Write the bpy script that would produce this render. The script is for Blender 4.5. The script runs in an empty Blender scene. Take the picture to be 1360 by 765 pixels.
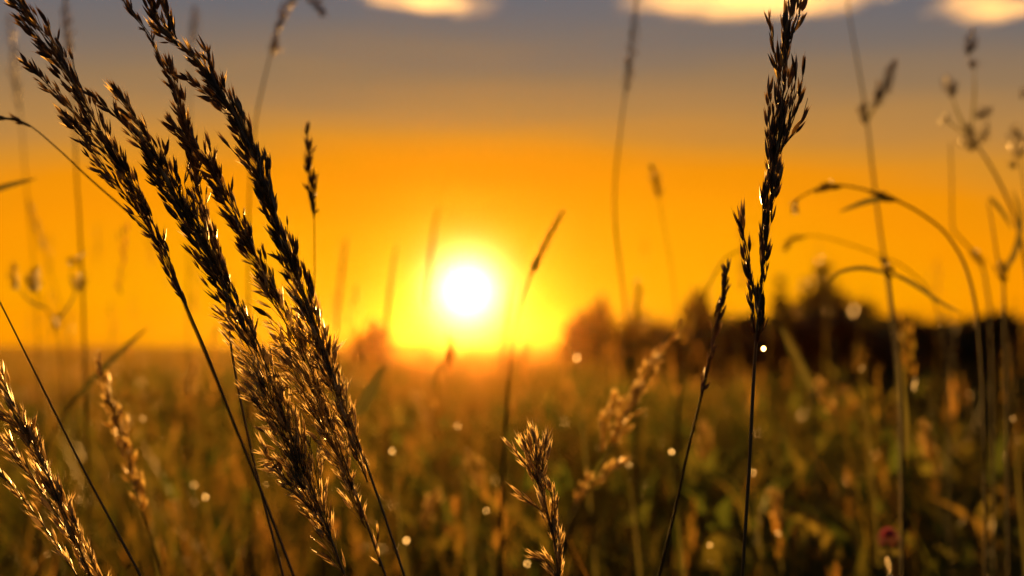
import bpy, math, random
import numpy as np
from mathutils import Vector, Matrix, Quaternion

SC = bpy.context.scene
COL = SC.collection
R = math.radians
rnd = random.Random(7)
rng = np.random.default_rng(11)

# ------------------------------------------------------------------ camera
W, H, FPX = 1360.0, 765.0, 1889.0          # photograph size, focal length in its pixels
EYE = 0.90                                  # eye height in the meadow
PITCH = math.atan((458.0 - H / 2) / FPX)    # horizon sits below the middle
FOCUS = 0.80
cam_data = bpy.data.cameras.new('camera')
cam_data.sensor_width = 36.0
cam_data.lens = FPX / W * 36.0
cam_data.clip_start = 0.02
cam_data.clip_end = 60000.0
cam_data.dof.use_dof = True
cam_data.dof.focus_distance = FOCUS
cam_data.dof.aperture_fstop = 5.2
cam_data.dof.aperture_blades = 0
cam = bpy.data.objects.new('camera', cam_data)
COL.objects.link(cam)
cam.location = (0, 0, EYE)
cam.rotation_euler = (R(90) + PITCH, 0, 0)
SC.camera = cam
FWD = Vector((0, math.cos(PITCH), math.sin(PITCH)))
UPV = Vector((0, -math.sin(PITCH), math.cos(PITCH)))
RGT = Vector((1, 0, 0))
C0 = Vector((0, 0, EYE))


def P(px, py, d):
    """point at photograph position (px, py), d metres in front of the camera"""
    return C0 + FWD * d + RGT * ((px - W / 2) / FPX * d) + UPV * ((H / 2 - py) / FPX * d)


# ------------------------------------------------------------------ sky, sun, exposure
SUN_DIR = (P(620, 386, 1.0) - C0).normalized()
SUN_EL = math.asin(SUN_DIR.z)
SUN_AZ = math.atan2(SUN_DIR.x, SUN_DIR.y)
SUN_STRENGTH = 5.0
HAZE_DENSITY = 0.00015

world = bpy.data.worlds.new('World')
SC.world = world
world.use_nodes = True
nt = world.node_tree
nt.nodes.clear()


def wn(kind, **kw):
    n = nt.nodes.new(kind)
    for k, v in kw.items():
        setattr(n, k, v)
    return n


def wm(op, a, b=None, c=None):
    n = wn('ShaderNodeMath', operation=op)
    for i, v in enumerate((a, b, c)):
        if v is None:
            continue
        if isinstance(v, (int, float)):
            n.inputs[i].default_value = v
        else:
            nt.links.new(v, n.inputs[i])
    return n.outputs[0]


def s2l(c):
    return tuple(((v / 255.0) / 12.92 if v / 255.0 <= 0.04045 else ((v / 255.0 + 0.055) / 1.055) ** 2.4) for v in c)


tc = wn('ShaderNodeTexCoord')
nrm = wn('ShaderNodeVectorMath', operation='NORMALIZE')
nt.links.new(tc.outputs['Generated'], nrm.inputs[0])
sep = wn('ShaderNodeSeparateXYZ')
nt.links.new(nrm.outputs[0], sep.inputs[0])
el = wm('MULTIPLY', wm('ARCSINE', sep.outputs[2]), 57.2958)
az = wm('MULTIPLY', wm('SUBTRACT', wm('ARCTAN2', sep.outputs[0], sep.outputs[1]), SUN_AZ), 57.2958)
dv = wm('ABSOLUTE', wm('SUBTRACT', el, math.degrees(SUN_EL)))
dh = wm('MULTIPLY', az, 0.2)
dist = wm('SQRT', wm('ADD', wm('MULTIPLY', dv, dv), wm('MULTIPLY', dh, dh)))
veil = wn('ShaderNodeTexNoise')
veil.inputs['Scale'].default_value = 1.0
veil.inputs['Detail'].default_value = 5
cmb = wn('ShaderNodeCombineXYZ')
nt.links.new(wm('MULTIPLY', az, 0.07), cmb.inputs[0])
nt.links.new(wm('MULTIPLY', el, 0.7), cmb.inputs[1])
nt.links.new(cmb.outputs[0], veil.inputs['Vector'])
dist = wm('MAXIMUM', wm('ADD', dist, wm('MULTIPLY', wm('SUBTRACT', veil.outputs['Fac'], 0.5), 2.0)), 0.0)
ramp = wn('ShaderNodeValToRGB')
nt.links.new(wm('DIVIDE', dist, 60.0), ramp.inputs[0])
stops = [(0.0, (255, 176, 0)), (2.7, (255, 164, 0)), (4.3, (255, 153, 0)), (5.2, (244, 148, 4)), (6.1, (218, 144, 40)),
         (7.3, (184, 134, 72)), (8.7, (153, 122, 87)), (10.2, (125, 112, 103)), (11.8, (108, 107, 113)),
         (20, (92, 92, 98)), (36, (68, 68, 76)), (60, (52, 53, 62))]
cr = ramp.color_ramp
cr.interpolation = 'B_SPLINE' if False else 'LINEAR'
while len(cr.elements) < len(stops):
    cr.elements.new(0.5)
for e_, (d_, c_) in zip(cr.elements, stops):
    e_.position = d_ / 60.0
for e_, (d_, c_) in zip(cr.elements, stops):
    e_.color = (*s2l(c_), 1)
# the sun's disc and its aureole
dot = wn('ShaderNodeVectorMath', operation='DOT_PRODUCT')
nt.links.new(nrm.outputs[0], dot.inputs[0])
dot.inputs[1].default_value = SUN_DIR
ang = wm('MULTIPLY', wm('ARCCOSINE', wm('MINIMUM', dot.outputs['Value'], 0.9999999)), 57.2958)
core = wm('MULTIPLY', wm('EXPONENT', wm('MULTIPLY', wm('POWER', wm('DIVIDE', ang, 0.9), 1.5), -1.0)), 7.0)
aure = wm('MULTIPLY', wm('EXPONENT', wm('DIVIDE', ang, -1.2)), 0.15)


def wcol(val, col):
    n = wn('ShaderNodeVectorMath', operation='SCALE')
    n.inputs[0].default_value = col
    nt.links.new(val, n.inputs['Scale'])
    return n.outputs[0]


def wadd(a, b):
    n = wn('ShaderNodeVectorMath', operation='ADD')
    nt.links.new(a, n.inputs[0])
    nt.links.new(b, n.inputs[1])
    return n.outputs[0]


glow = wadd(wcol(core, (1.0, 0.9, 0.42)), wcol(aure, (0.9, 0.62, 0.0)))
dusk = wadd(ramp.outputs[0], glow)
bg1 = wn('ShaderNodeBackground')
nt.links.new(dusk, bg1.inputs[0])
bg1.inputs[1].default_value = 0.285
sky = wn('ShaderNodeTexSky', sky_type='NISHITA')
sky.sun_disc = False
sky.sun_elevation = SUN_EL
sky.sun_rotation = SUN_AZ
sky.dust_density = 3.0
bg2 = wn('ShaderNodeBackground')
nt.links.new(sky.outputs[0], bg2.inputs[0])
bg2.inputs[1].default_value = 0.0003
addsh = wn('ShaderNodeAddShader')
nt.links.new(bg1.outputs[0], addsh.inputs[0])
nt.links.new(bg2.outputs[0], addsh.inputs[1])
wout = wn('ShaderNodeOutputWorld')
nt.links.new(addsh.outputs[0], wout.inputs['Surface'])

sun_data = bpy.data.lights.new('sun', 'SUN')
sun_data.energy = SUN_STRENGTH
sun_data.angle = R(0.6)
sun_data.color = (1.0, 0.46, 0.095)
sun = bpy.data.objects.new('sun', sun_data)
COL.objects.link(sun)
sun.rotation_euler = SUN_DIR.to_track_quat('Z', 'Y').to_euler()
sun.location = (-5, 60, 30)

SC.view_settings.view_transform = 'Standard'
SC.view_settings.look = 'None'
SC.view_settings.exposure = 1.75
SC.view_settings.gamma = 1.0
SC.view_settings.use_curve_mapping = False
SC.render.engine = 'CYCLES'
cy = SC.cycles
cy.use_denoising = True
cy.use_adaptive_sampling = True
cy.adaptive_threshold = 0.02
cy.max_bounces = 4
cy.diffuse_bounces = 2
cy.glossy_bounces = 2
cy.transmission_bounces = 4
cy.transparent_max_bounces = 6
cy.volume_bounces = 0
cy.volume_step_rate = 2.0
cy.volume_max_steps = 48
cy.sample_clamp_indirect = 4.0
cy.sample_clamp_direct = 0.0
cy.caustics_reflective = False
cy.caustics_refractive = False


# ------------------------------------------------------------------ materials
def leafy(name, cols, trans=0.4, rough=0.4, spec=0.4, source='object', noise=0.0):
    """plant tissue: diffuse + light coming through + a waxy sheen; colour varies per piece"""
    m = bpy.data.materials.new(name)
    m.use_nodes = True
    t = m.node_tree
    t.nodes.clear()
    out = t.nodes.new('ShaderNodeOutputMaterial')
    pb = t.nodes.new('ShaderNodeBsdfPrincipled')
    tr = t.nodes.new('ShaderNodeBsdfTranslucent')
    mx = t.nodes.new('ShaderNodeMixShader')
    cr = t.nodes.new('ShaderNodeValToRGB').color_ramp
    rn = t.nodes[-1]
    while len(cr.elements) < len(cols):
        cr.elements.new(0.5)
    for i, e in enumerate(cr.elements):
        e.position = i / max(1, len(cols) - 1)
    for e, c in zip(cr.elements, cols):
        e.color = (*c, 1)
    if source == 'object':
        s = t.nodes.new('ShaderNodeObjectInfo')
        fac = s.outputs['Random']
    elif source == 'island':
        s = t.nodes.new('ShaderNodeNewGeometry')
        fac = s.outputs['Random Per Island']
    elif source == 'attr':
        s = t.nodes.new('ShaderNodeAttribute')
        s.attribute_name = 'tint'
        fac = s.outputs['Fac']
    else:
        s = t.nodes.new('ShaderNodeTexNoise')
        s.inputs['Scale'].default_value = noise
        s.inputs['Detail'].default_value = 4
        g = t.nodes.new('ShaderNodeTexCoord')
        t.links.new(g.outputs['Object'], s.inputs['Vector'])
        fac = s.outputs['Fac']
    t.links.new(fac, rn.inputs[0])
    # fine fibre mottling
    nz = t.nodes.new('ShaderNodeTexNoise')
    nz.inputs['Scale'].default_value = 900.0 if source in ('object', 'island') else 60.0
    g2 = t.nodes.new('ShaderNodeTexCoord')
    t.links.new(g2.outputs['Object'], nz.inputs['Vector'])
    mm = t.nodes.new('ShaderNodeMapRange')
    mm.inputs['To Min'].default_value = 0.65
    mm.inputs['To Max'].default_value = 1.35
    t.links.new(nz.outputs['Fac'], mm.inputs['Value'])
    sc = t.nodes.new('ShaderNodeVectorMath')
    sc.operation = 'SCALE'
    t.links.new(rn.outputs[0], sc.inputs[0])
    t.links.new(mm.outputs[0], sc.inputs['Scale'])
    t.links.new(sc.outputs[0], pb.inputs['Base Color'])
    t.links.new(sc.outputs[0], tr.inputs['Color'])
    pb.inputs['Roughness'].default_value = rough
    pb.inputs['Specular IOR Level'].default_value = spec
    mx.inputs[0].default_value = trans
    t.links.new(pb.outputs[0], mx.inputs[1])
    t.links.new(tr.outputs[0], mx.inputs[2])
    t.links.new(mx.outputs[0], out.inputs['Surface'])
    return m


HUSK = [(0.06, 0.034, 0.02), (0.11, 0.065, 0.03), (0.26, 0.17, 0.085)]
SUNLIT_STRAW = [(0.30, 0.21, 0.09), (0.48, 0.37, 0.17), (0.66, 0.55, 0.32)]  # ripe straw made paler, with the golden sunlight put into the colour
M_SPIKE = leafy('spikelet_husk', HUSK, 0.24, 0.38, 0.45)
M_SUNLIT_STRAW = leafy('sunlit_straw_husk', SUNLIT_STRAW, 0.6, 0.38, 0.45)
M_ISLE = {'spikelet_husk': leafy('spikelet_husk_mass', HUSK, 0.24, 0.38, 0.45, 'island'), 'sunlit_straw_husk': leafy('sunlit_straw_husk_mass', SUNLIT_STRAW, 0.6, 0.38, 0.45, 'island')}
M_STEM = leafy('straw_stem', [(0.15, 0.10, 0.035), (0.09, 0.07, 0.02)], 0.08, 0.35, 0.5, 'noise', 40)
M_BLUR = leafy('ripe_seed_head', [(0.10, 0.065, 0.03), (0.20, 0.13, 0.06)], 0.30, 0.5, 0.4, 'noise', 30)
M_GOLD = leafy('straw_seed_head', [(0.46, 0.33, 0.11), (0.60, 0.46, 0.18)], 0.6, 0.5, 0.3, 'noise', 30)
M_STALK = leafy('dull_stalk', [(0.085, 0.065, 0.022), (0.055, 0.05, 0.016)], 0.05, 0.85, 0.03, 'noise', 40)
M_LEAF = leafy('grass_leaf', [(0.06, 0.07, 0.02), (0.12, 0.10, 0.03)], 0.4, 0.8, 0.05, 'noise', 12)
M_MEADOW = leafy('meadow_grass', [(0.05, 0.07, 0.008), (0.10, 0.095, 0.012), (0.24, 0.14, 0.025), (0.46, 0.25, 0.055)], 0.58, 0.5, 0.1, 'attr')
M_HERB = leafy('herb_leaf', [(0.05, 0.07, 0.012), (0.10, 0.10, 0.018), (0.14, 0.11, 0.02), (0.34, 0.17, 0.04)], 0.58, 0.5, 0.1, 'attr')
M_BUSH = leafy('bush_leaf', [(0.03, 0.04, 0.012), (0.07, 0.06, 0.02)], 0.3, 0.45, 0.3, 'attr')
M_BARK = leafy('bush_bark', [(0.06, 0.045, 0.03), (0.10, 0.08, 0.055)], 0.0, 0.8, 0.2, 'noise', 8)
M_PETAL = leafy('clover_petal', [(0.32, 0.05, 0.10), (0.42, 0.10, 0.16)], 0.35, 0.5, 0.3, 'attr')

M_DEW = bpy.data.materials.new('dew')
M_DEW.use_nodes = True
_p = M_DEW.node_tree.nodes['Principled BSDF']
_p.inputs['Base Color'].default_value = (0.9, 0.9, 0.9, 1)
_p.inputs['Roughness'].default_value = 0.85
_p.inputs['IOR'].default_value = 1.33
_p.inputs['Transmission Weight'].default_value = 1.0

M_GROUND = bpy.data.materials.new('meadow_soil')
M_GROUND.use_nodes = True
_t = M_GROUND.node_tree
_p = _t.nodes['Principled BSDF']
_p.inputs['Roughness'].default_value = 0.95
_p.inputs['Specular IOR Level'].default_value = 0.1
_n = _t.nodes.new('ShaderNodeTexNoise')
_n.inputs['Scale'].default_value = 0.35
_n.inputs['Detail'].default_value = 8
_g = _t.nodes.new('ShaderNodeTexCoord')
_t.links.new(_g.outputs['Object'], _n.inputs['Vector'])
_r = _t.nodes.new('ShaderNodeValToRGB')
_r.color_ramp.elements[0].position = 0.35
_r.color_ramp.elements[0].color = (0.05, 0.05, 0.016, 1)
_r.color_ramp.elements[1].position = 0.7
_r.color_ramp.elements[1].color = (0.14, 0.10, 0.035, 1)
_t.links.new(_n.outputs['Fac'], _r.inputs[0])
_t.links.new(_r.outputs[0], _p.inputs['Base Color'])


# ------------------------------------------------------------------ mesh helpers
class MB:
    def __init__(self):
        self.v, self.f = [], []

    def tube(self, pts, radii, sides=5):
        n = len(pts)
        base = len(self.v)
        up = Vector((0.13, 0.97, 0.2)).normalized()
        for i, p in enumerate(pts):
            t = (pts[min(i + 1, n - 1)] - pts[max(i - 1, 0)])
            t = t.normalized() if t.length > 1e-9 else Vector((0, 0, 1))
            a = t.cross(up)
            if a.length < 1e-4:
                a = t.cross(Vector((1, 0, 0)))
            a.normalize()
            b = t.cross(a)
            for k in range(sides):
                q = 2 * math.pi * k / sides
                self.v.append(p + (a * math.cos(q) + b * math.sin(q)) * radii[i])
        for i in range(n - 1):
            for k in range(sides):
                k2 = (k + 1) % sides
                self.f.append((base + i * sides + k, base + i * sides + k2, base + (i + 1) * sides + k2, base + (i + 1) * sides + k))
        self.f.append(tuple(base + k for k in range(sides))[::-1])
        self.f.append(tuple(base + (n - 1) * sides + k for k in range(sides)))

    def add(self, verts, faces, mat=None):
        b = len(self.v)
        self.v.extend((mat @ Vector(x)) if mat is not None else Vector(x) for x in verts)
        self.f.extend(tuple(i + b for i in f) for f in faces)

    def mesh(self, name, material, origin=Vector((0, 0, 0)), smooth=True):
        me = bpy.data.meshes.new(name)
        me.from_pydata([tuple(p - origin) for p in self.v], [], self.f)
        me.materials.append(material)
        if smooth:
            me.polygons.foreach_set('use_smooth', [True] * len(me.polygons))
        me.update()
        return me


def link(name, data, parent=None, loc=None):
    o = bpy.data.objects.new(name, data)
    COL.objects.link(o)
    if parent is not None:
        o.parent = parent
    if loc is not None:
        o.location = loc
    return o


def tag(o, label, cat, group=None, kind=None):
    o['label'] = label
    o['category'] = cat
    if group:
        o['group'] = group
    if kind:
        o['kind'] = kind
    return o


def thing(name, loc, label, cat, group=None):
    o = link(name, None, None, loc)
    o.empty_display_size = 0.1
    return tag(o, label, cat, group, 'thing')


def spline(pts, per=6):
    """Catmull-Rom through the points"""
    if len(pts) < 3:
        return [pts[0].lerp(pts[-1], i / per) for i in range(per + 1)]
    q = [pts[0] * 2 - pts[1]] + list(pts) + [pts[-1] * 2 - pts[-2]]
    out = []
    for i in range(1, len(q) - 2):
        a, b, c, d = q[i - 1], q[i], q[i + 1], q[i + 2]
        for k in range(per):
            t = k / per
            out.append(0.5 * ((2 * b) + (c - a) * t + (2 * a - 5 * b + 4 * c - d) * t * t + (3 * b - a - 3 * c + d) * t ** 3))
    out.append(pts[-1])
    return out


def at(curve, t):
    x = max(0.0, min(0.9999, t)) * (len(curve) - 1)
    i = int(x)
    return curve[i].lerp(curve[i + 1], x - i), (curve[i + 1] - curve[i]).normalized()


def to_ground(pts):
    """carry a stem from the bottom of the picture on down to its root"""
    a, b = pts[-2], pts[-1]
    s = (b - a)
    s = s / max(1e-6, abs(s.z))
    z = b.z
    lean = Vector((max(-0.6, min(0.6, s.x)), max(-0.3, min(0.3, s.y)), 0))
    out = list(pts)
    for k in (0.05, 0.12, 0.22, 0.36, 0.54, 0.76, 1.0):
        out.append(Vector((b.x + lean.x * z * 0.42 * (k - 0.5 * k * k) / 0.42, b.y + lean.y * z * (k - 0.5 * k * k), z * (1 - k))))
    return out


# a spikelet: two pointed husks round a grain, its base at the origin and its tip on +Z
def spikelet_mesh(seed, material, nm='spikelet'):
    r = random.Random(seed)
    m = MB()
    for side in (-1, 1):
        L = r.uniform(0.86, 1.0)
        w = r.uniform(0.085, 0.115)
        sp = side * r.uniform(0.05, 0.15)
        rings = [(0.0, 0.3), (0.2, 0.85), (0.42, 1.0), (0.7, 0.62), (1.0, 0.04)]
        vs, fs = [], []
        for t, k in rings:
            cx = sp * (t ** 1.3)
            z = t * L
            # an open boat-shaped husk: edge, flank, keel, flank, edge
            vs += [(cx - side * w * 0.15 * k, w * k, z), (cx + side * w * 0.8 * k, 0, z), (cx - side * w * 0.15 * k, -w * k, z)]
        for i in range(4):
            for k in range(2):
                a = i * 3 + k
                fs.append((a, a + 1, a + 4, a + 3))
        m.add(vs, fs)
    # hair-thin awn
    x = r.uniform(-0.06, 0.06)
    m.add([(x, 0.012, 0.85), (x, -0.012, 0.85), (x * 2.2, 0, 1.25)], [(0, 1, 2)])
    return m.mesh(nm, material)


SPK = [spikelet_mesh(40 + i, M_SPIKE) for i in range(6)]
SPK_SUNLIT_STRAW = [spikelet_mesh(60 + i, M_SUNLIT_STRAW) for i in range(6)]


def frame_from(d, roll):
    d = d.normalized()
    q = d.to_track_quat('Z', 'Y') @ Quaternion((0, 0, 1), roll)
    return q


def lobe_layout(curve, width, n, d, L0=9.2, spread=1.0):
    """positions of spikelets on a branch: (base, direction, length, pedicel start)"""
    res = []
    ph = rnd.uniform(0, 6.28)
    for i in range(n):
        t = 0.04 + 0.94 * (i + rnd.random()) / n
        if rnd.random() < 0.30 * (0.5 + 0.5 * math.sin(t * 19 + ph)):      # shed seeds leave gaps
            continue
        p, tg = at(curve, t)
        env = min(1.0, 0.45 + 1.6 * t) * (1.0 if t < 0.6 else max(0.22, 1 - (t - 0.6) / 0.45))
        a = tg.cross(Vector((rnd.gauss(0, 1), rnd.gauss(0, 1), rnd.gauss(0, 1))))
        if a.length < 1e-5:
            continue
        a.normalize()
        rad = width * 0.5 * d / FPX * env * math.sqrt(rnd.random())
        back = 0.004 + rad * 1.8
        base = p + a * rad * 0.85
        s, _ = at(curve, max(0, t - back / max(0.01, (curve[-1] - curve[0]).length)))
        ang = (rnd.uniform(0.03, 0.40) if rnd.random() < 0.9 else rnd.uniform(0.4, 0.8)) * spread
        dr = (tg * math.cos(ang) + a * math.sin(ang)).normalized()
        res.append((base, dr, L0 * 0.001 * rnd.uniform(0.6, 1.3), s))
    return res


DENS = 1.6


def panicle_plant(name, label, stem_px, d, lobes, cat='grass', group=None, stem_w=(3.0, 3.6), straw=False, wob=0.008, L0=9.2, spread=1.0, dens=1.0):
    """a grass stalk in focus: stem, panicle branches, and every spikelet on them
       stem_px: photograph points from the tip of the axis down; lobes: (points base to tip, width px, spikelets)"""
    pts = [P(x, y, d) for x, y in stem_px]
    pts = to_ground(pts)
    base = pts[-1].copy()
    root = thing(name, base, label, cat, group)
    c = spline(pts, 6)
    n = len(c)
    m = MB()
    m.tube(c, [(0.6 + (stem_w[0] - 0.6) * min(1, i / (n * 0.45)) + (stem_w[1] - stem_w[0]) * i / n) * 0.5 * d / FPX for i in range(n)], 6)
    # nodes (joints) of the straw below the panicle
    for k in (0.72, 0.9):
        p, tg = at(c, k)
        rr = stem_w[1] * 0.5 * d / FPX
        m.tube([p - tg * 0.004, p, p + tg * 0.004], [rr * 1.05, rr * 1.5, rr * 1.05], 6)
    link('stem', m.mesh('stem', M_STEM, base), root)
    dens = dens * DENS
    total = sum(int(c_[2] * dens) for c_ in lobes)
    rest = {}
    for lp, width, cnt in lobes:
        k = len(lp)
        tipd = rnd.uniform(-wob, wob)
        cp = [P(x, y, d + tipd * (i / (k - 1))) for i, (x, y) in enumerate(lp)]
        cv = spline(cp, 5)
        bm_ = MB()
        bm_.tube(cv, [max(0.00016, 0.00045 * (1 - 0.7 * i / len(cv))) for i in range(len(cv))], 4)
        low = 1.0 if lp[0][1] < 470 or straw else 1.45       # the lower branches stand looser
        lay = lobe_layout(cv, width * 1.05 * low, int(cnt * dens / low), d, L0, spread * low)
        for b, dr, L, s in lay:
            bm_.tube([s, s.lerp(b, 0.5) + dr * 0.0006, b], [0.00022, 0.00018, 0.00018], 3)
        bo = link('panicle_branch', bm_.mesh('panicle_branch', M_STEM, base), root)
        pale = 0.9 if lp[0][1] > 470 else 0.08  # lower branches mostly take pale husks: their golden light painted as colour
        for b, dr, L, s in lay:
            me = rnd.choice(SPK_SUNLIT_STRAW if (straw or rnd.random() < pale) else SPK)
            q = frame_from(dr, rnd.uniform(0, 6.28))
            w = L * rnd.uniform(0.75, 1.2)
            if rnd.random() < 290.0 / total:
                so = link('spikelet', me, bo, b - base)
                so.rotation_mode = 'QUATERNION'
                so.rotation_quaternion = q
                so.scale = (w, w, L)
            else:                       # beyond three hundred: joined
                mt = Matrix.Translation(b) @ q.to_matrix().to_4x4() @ Matrix.Diagonal((w, w, L, 1))
                mb = rest.setdefault(me.materials[0].name, MB())
                mb.add([tuple(x.co) for x in me.vertices], [tuple(p.vertices) for p in me.polygons], mt)
    for mn, mb in rest.items():
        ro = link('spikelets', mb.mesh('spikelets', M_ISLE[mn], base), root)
        ro['kind'] = 'stuff'
    return root


def leaf_blade(mb, cv, w, fold=0.25):
    """a grass leaf with a keel along the curve"""
    n = len(cv)
    b0 = len(mb.v)
    for i, p in enumerate(cv):
        t = (cv[min(i + 1, n - 1)] - cv[max(i - 1, 0)]).normalized()
        sd = t.cross(Vector((0.25, 1, 0.15)).normalized())
        if sd.length < 1e-4:
            sd = Vector((1, 0, 0))
        sd.normalize()
        nn = sd.cross(t)
        k = i / (n - 1)
        ww = w * (0.55 + 0.45 * min(1, k * 4)) * (1 - k ** 3) ** 0.8 + w * 0.03
        mb.v += [p - sd * ww, p - nn * ww * fold * 2, p + sd * ww]
    for i in range(n - 1):
        for k in range(2):
            a = b0 + i * 3 + k
            mb.f.append((a, a + 1, a + 4, a + 3))


def head_mesh(mb, cv, width, cnt, d, L0, spread=1.0, src=None):
    src = src or SPK
    for b, dr, L, s in lobe_layout(cv, width, cnt, d, L0, spread):
        me = rnd.choice(src)
        w = L * rnd.uniform(0.9, 1.4)
        mt = Matrix.Translation(b) @ frame_from(dr, rnd.uniform(0, 6.28)).to_matrix().to_4x4() @ Matrix.Diagonal((w, w, L, 1))
        mb.add([tuple(x.co) for x in me.vertices], [tuple(p.vertices) for p in me.polygons], mt)
        mb.tube([s, b], [0.0003, 0.0002], 3)


def soft_stalk(name, label, stem_px, d, heads=(), leaves=(), w=3.5, mat=None, cat='grass', group=None, L0=7.0, spread=1.0, ground=True, hname='seed_head'):
    """a grass stalk out of focus: stem, seed heads, leaves"""
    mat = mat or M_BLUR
    w = w * 0.78
    if d > 1.1 and mat is not M_GOLD:
        d = 0.8 + (d - 0.8) * 1.45
    pts = [P(x, y, d) for x, y in stem_px]
    if ground:
        pts = to_ground(pts)
    base = pts[-1].copy()
    root = thing(name, base, label, cat, group)
    c = spline(pts, 5)
    n = len(c)
    m = MB()
    m.tube(c, [(0.35 + 0.65 * min(1, i / (n * 0.5))) * w * 0.5 * d / FPX for i in range(n)], 5)
    link('stem', m.mesh('stem', M_STALK, base), root)
    for lp, width, cnt in heads:
        cv = spline([P(x, y, d + 0.01 * rnd.uniform(-1, 1) * i) for i, (x, y) in enumerate(lp)], 4)
        h = MB()
        h.tube(cv, [0.0006] * len(cv), 4)
        head_mesh(h, cv, width * 1.3, int(cnt * (1.0 if mat is M_GOLD else 1.5)), d, L0 * (1.5 if mat is M_GOLD else 1.15), spread)
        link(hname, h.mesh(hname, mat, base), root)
    for lp, width in leaves:
        cv = spline([P(x, y, d + 0.015 * i) for i, (x, y) in enumerate(lp)], 5)
        h = MB()
        leaf_blade(h, cv, width * 0.5 * d / FPX)
        link('leaf', h.mesh('leaf', M_LEAF, base), root)
    return root


# ------------------------------------------------------------------ setting: ground
def ground():
    n = 120
    # finer near the camera
    s = np.sign(np.linspace(-1, 1, n)) * np.abs(np.linspace(-1, 1, n)) ** 3 * 92.0
    X, Y = np.meshgrid(s, s)
    Z = 0.03 * np.sin(X * 0.31 + 1.3) * np.cos(Y * 0.27) * np.exp(-((X ** 2 + Y ** 2) / 900.0))
    Z = Z + 0.45 * np.clip((np.sqrt(X ** 2 + Y ** 2) - 25) / 65, 0, 1.4) ** 1.5      # the field rises a little towards its far edge
    V = np.stack([X.ravel(), Y.ravel(), Z.ravel() - 0.02], 1)
    F = []
    for j in range(n - 1):
        for i in range(n - 1):
            a = j * n + i
            F.append((a, a + 1, a + n + 1, a + n))
    me = bpy.data.meshes.new('ground')
    me.from_pydata(V.tolist(), [], F)
    me.materials.append(M_GROUND)
    me.polygons.foreach_set('use_smooth', [True] * len(me.polygons))
    o = link('ground', me)
    o['kind'] = 'structure'
    o['label'] = 'flat meadow ground running out to the horizon'


ground()


# ------------------------------------------------------------------ setting: meadow grass (uncountable)
def patch(x, y, f, ph):
    return np.sin(x * f + ph) * np.cos(y * f * 0.8 + ph * 1.7) * 0.5 + np.sin(x * f * 2.3 + ph * 3.1 + y * f * 0.7) * 0.3 + np.cos(y * f * 1.9 - x * f * 1.1 + ph) * 0.2


def scatter(n, r0, r1, half, power=2.0):
    r = (rng.random(n) * (r1 ** power - r0 ** power) + r0 ** power) ** (1 / power)
    a = (rng.random(n) * 2 - 1) * half
    return r * np.sin(a), r * np.cos(a), r


def strips(name, label, cat, x, y, h, w, segs, lean, tint, mat, bend=0.5, z0=None):
    """n curved tapered blades as one mesh"""
    n = len(x)
    th = rng.random(n) * 2 * np.pi
    wind = np.stack([-0.35 + 0.0 * x, 0.0 * x], 1)
    dirx = np.cos(th) * lean + wind[:, 0] * lean * 0.8
    diry = np.sin(th) * lean + wind[:, 1] * lean
    fa = rng.random(n) * 2 * np.pi
    sx, sy = np.cos(fa) * w, np.sin(fa) * w * 0.8
    z0 = np.zeros(n) if z0 is None else z0
    cols = []
    bb = rng.random(n) * bend
    for k in range(segs):
        t = k / segs
        cx = x + dirx * h * (t ** 1.8)
        cy = y + diry * h * (t ** 1.8)
        cz = z0 + h * (t - bb * lean * t ** 3 * 0.6)
        ww = (1 - t ** 1.6) * 0.5
        cols.append(np.stack([cx - sx * ww, cy - sy * ww, cz], 1))
        cols.append(np.stack([cx + sx * ww, cy + sy * ww, cz], 1))
    cols.append(np.stack([x + dirx * h, y + diry * h, z0 + h * (1 - bb * lean * 0.6)], 1))
    nv = 2 * segs + 1
    V = np.stack(cols, 1).reshape(-1, 3)
    base = (np.arange(n) * nv)[:, None]
    quads = []
    for k in range(segs - 1):
        quads.append(np.array([2 * k, 2 * k + 1, 2 * k + 3, 2 * k + 2]))
    loops = [base + q[None, :] for q in quads]
    tri = base + np.array([2 * segs - 2, 2 * segs - 1, 2 * segs])[None, :]
    me = bpy.data.meshes.new(name)
    me.vertices.add(len(V))
    me.vertices.foreach_set('co', V.astype(np.float32).ravel())
    nq = n * (segs - 1)
    q = np.concatenate(loops, 0).ravel() if loops else np.zeros(0, int)
    li = np.concatenate([q, tri.ravel()]).astype(np.int32)
    me.loops.add(len(li))
    me.loops.foreach_set('vertex_index', li)
    me.polygons.add(nq + n)
    st = np.concatenate([np.arange(nq) * 4, nq * 4 + np.arange(n) * 3]).astype(np.int32)
    me.polygons.foreach_set('loop_start', st)
    me.update(calc_edges=True)
    at_ = me.attributes.new('tint', 'FLOAT', 'POINT')
    at_.data.foreach_set('value', np.repeat(tint, nv).astype(np.float32))
    me.materials.append(mat)
    o = link(name, me)
    tag(o, label, cat, kind='stuff')
    return V.reshape(n, nv, 3)[:, -1, :]


def drop_mesh(nm, s=1.0):
    m = MB()
    nr, ns = 7, 10
    vs = [(0, 0, 1)]
    for i in range(1, nr):
        q = math.pi * i / nr
        for k in range(ns):
            a = 2 * math.pi * k / ns
            vs.append((math.sin(q) * math.cos(a), math.sin(q) * math.sin(a), math.cos(q)))
    vs.append((0, 0, -1))
    fs = [(0, 1 + k, 1 + (k + 1) % ns) for k in range(ns)]
    for i in range(nr - 2):
        for k in range(ns):
            a, b = 1 + i * ns + k, 1 + i * ns + (k + 1) % ns
            fs.append((a, a + ns, b + ns, b))
    L = len(vs) - 1
    fs += [(L, L - ns + (k + 1) % ns, L - ns + k) for k in range(ns)]
    m.add(vs, fs)
    return m.mesh(nm, M_DEW)


DROP = drop_mesh('dew_drop')

HALF = R(34)
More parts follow.
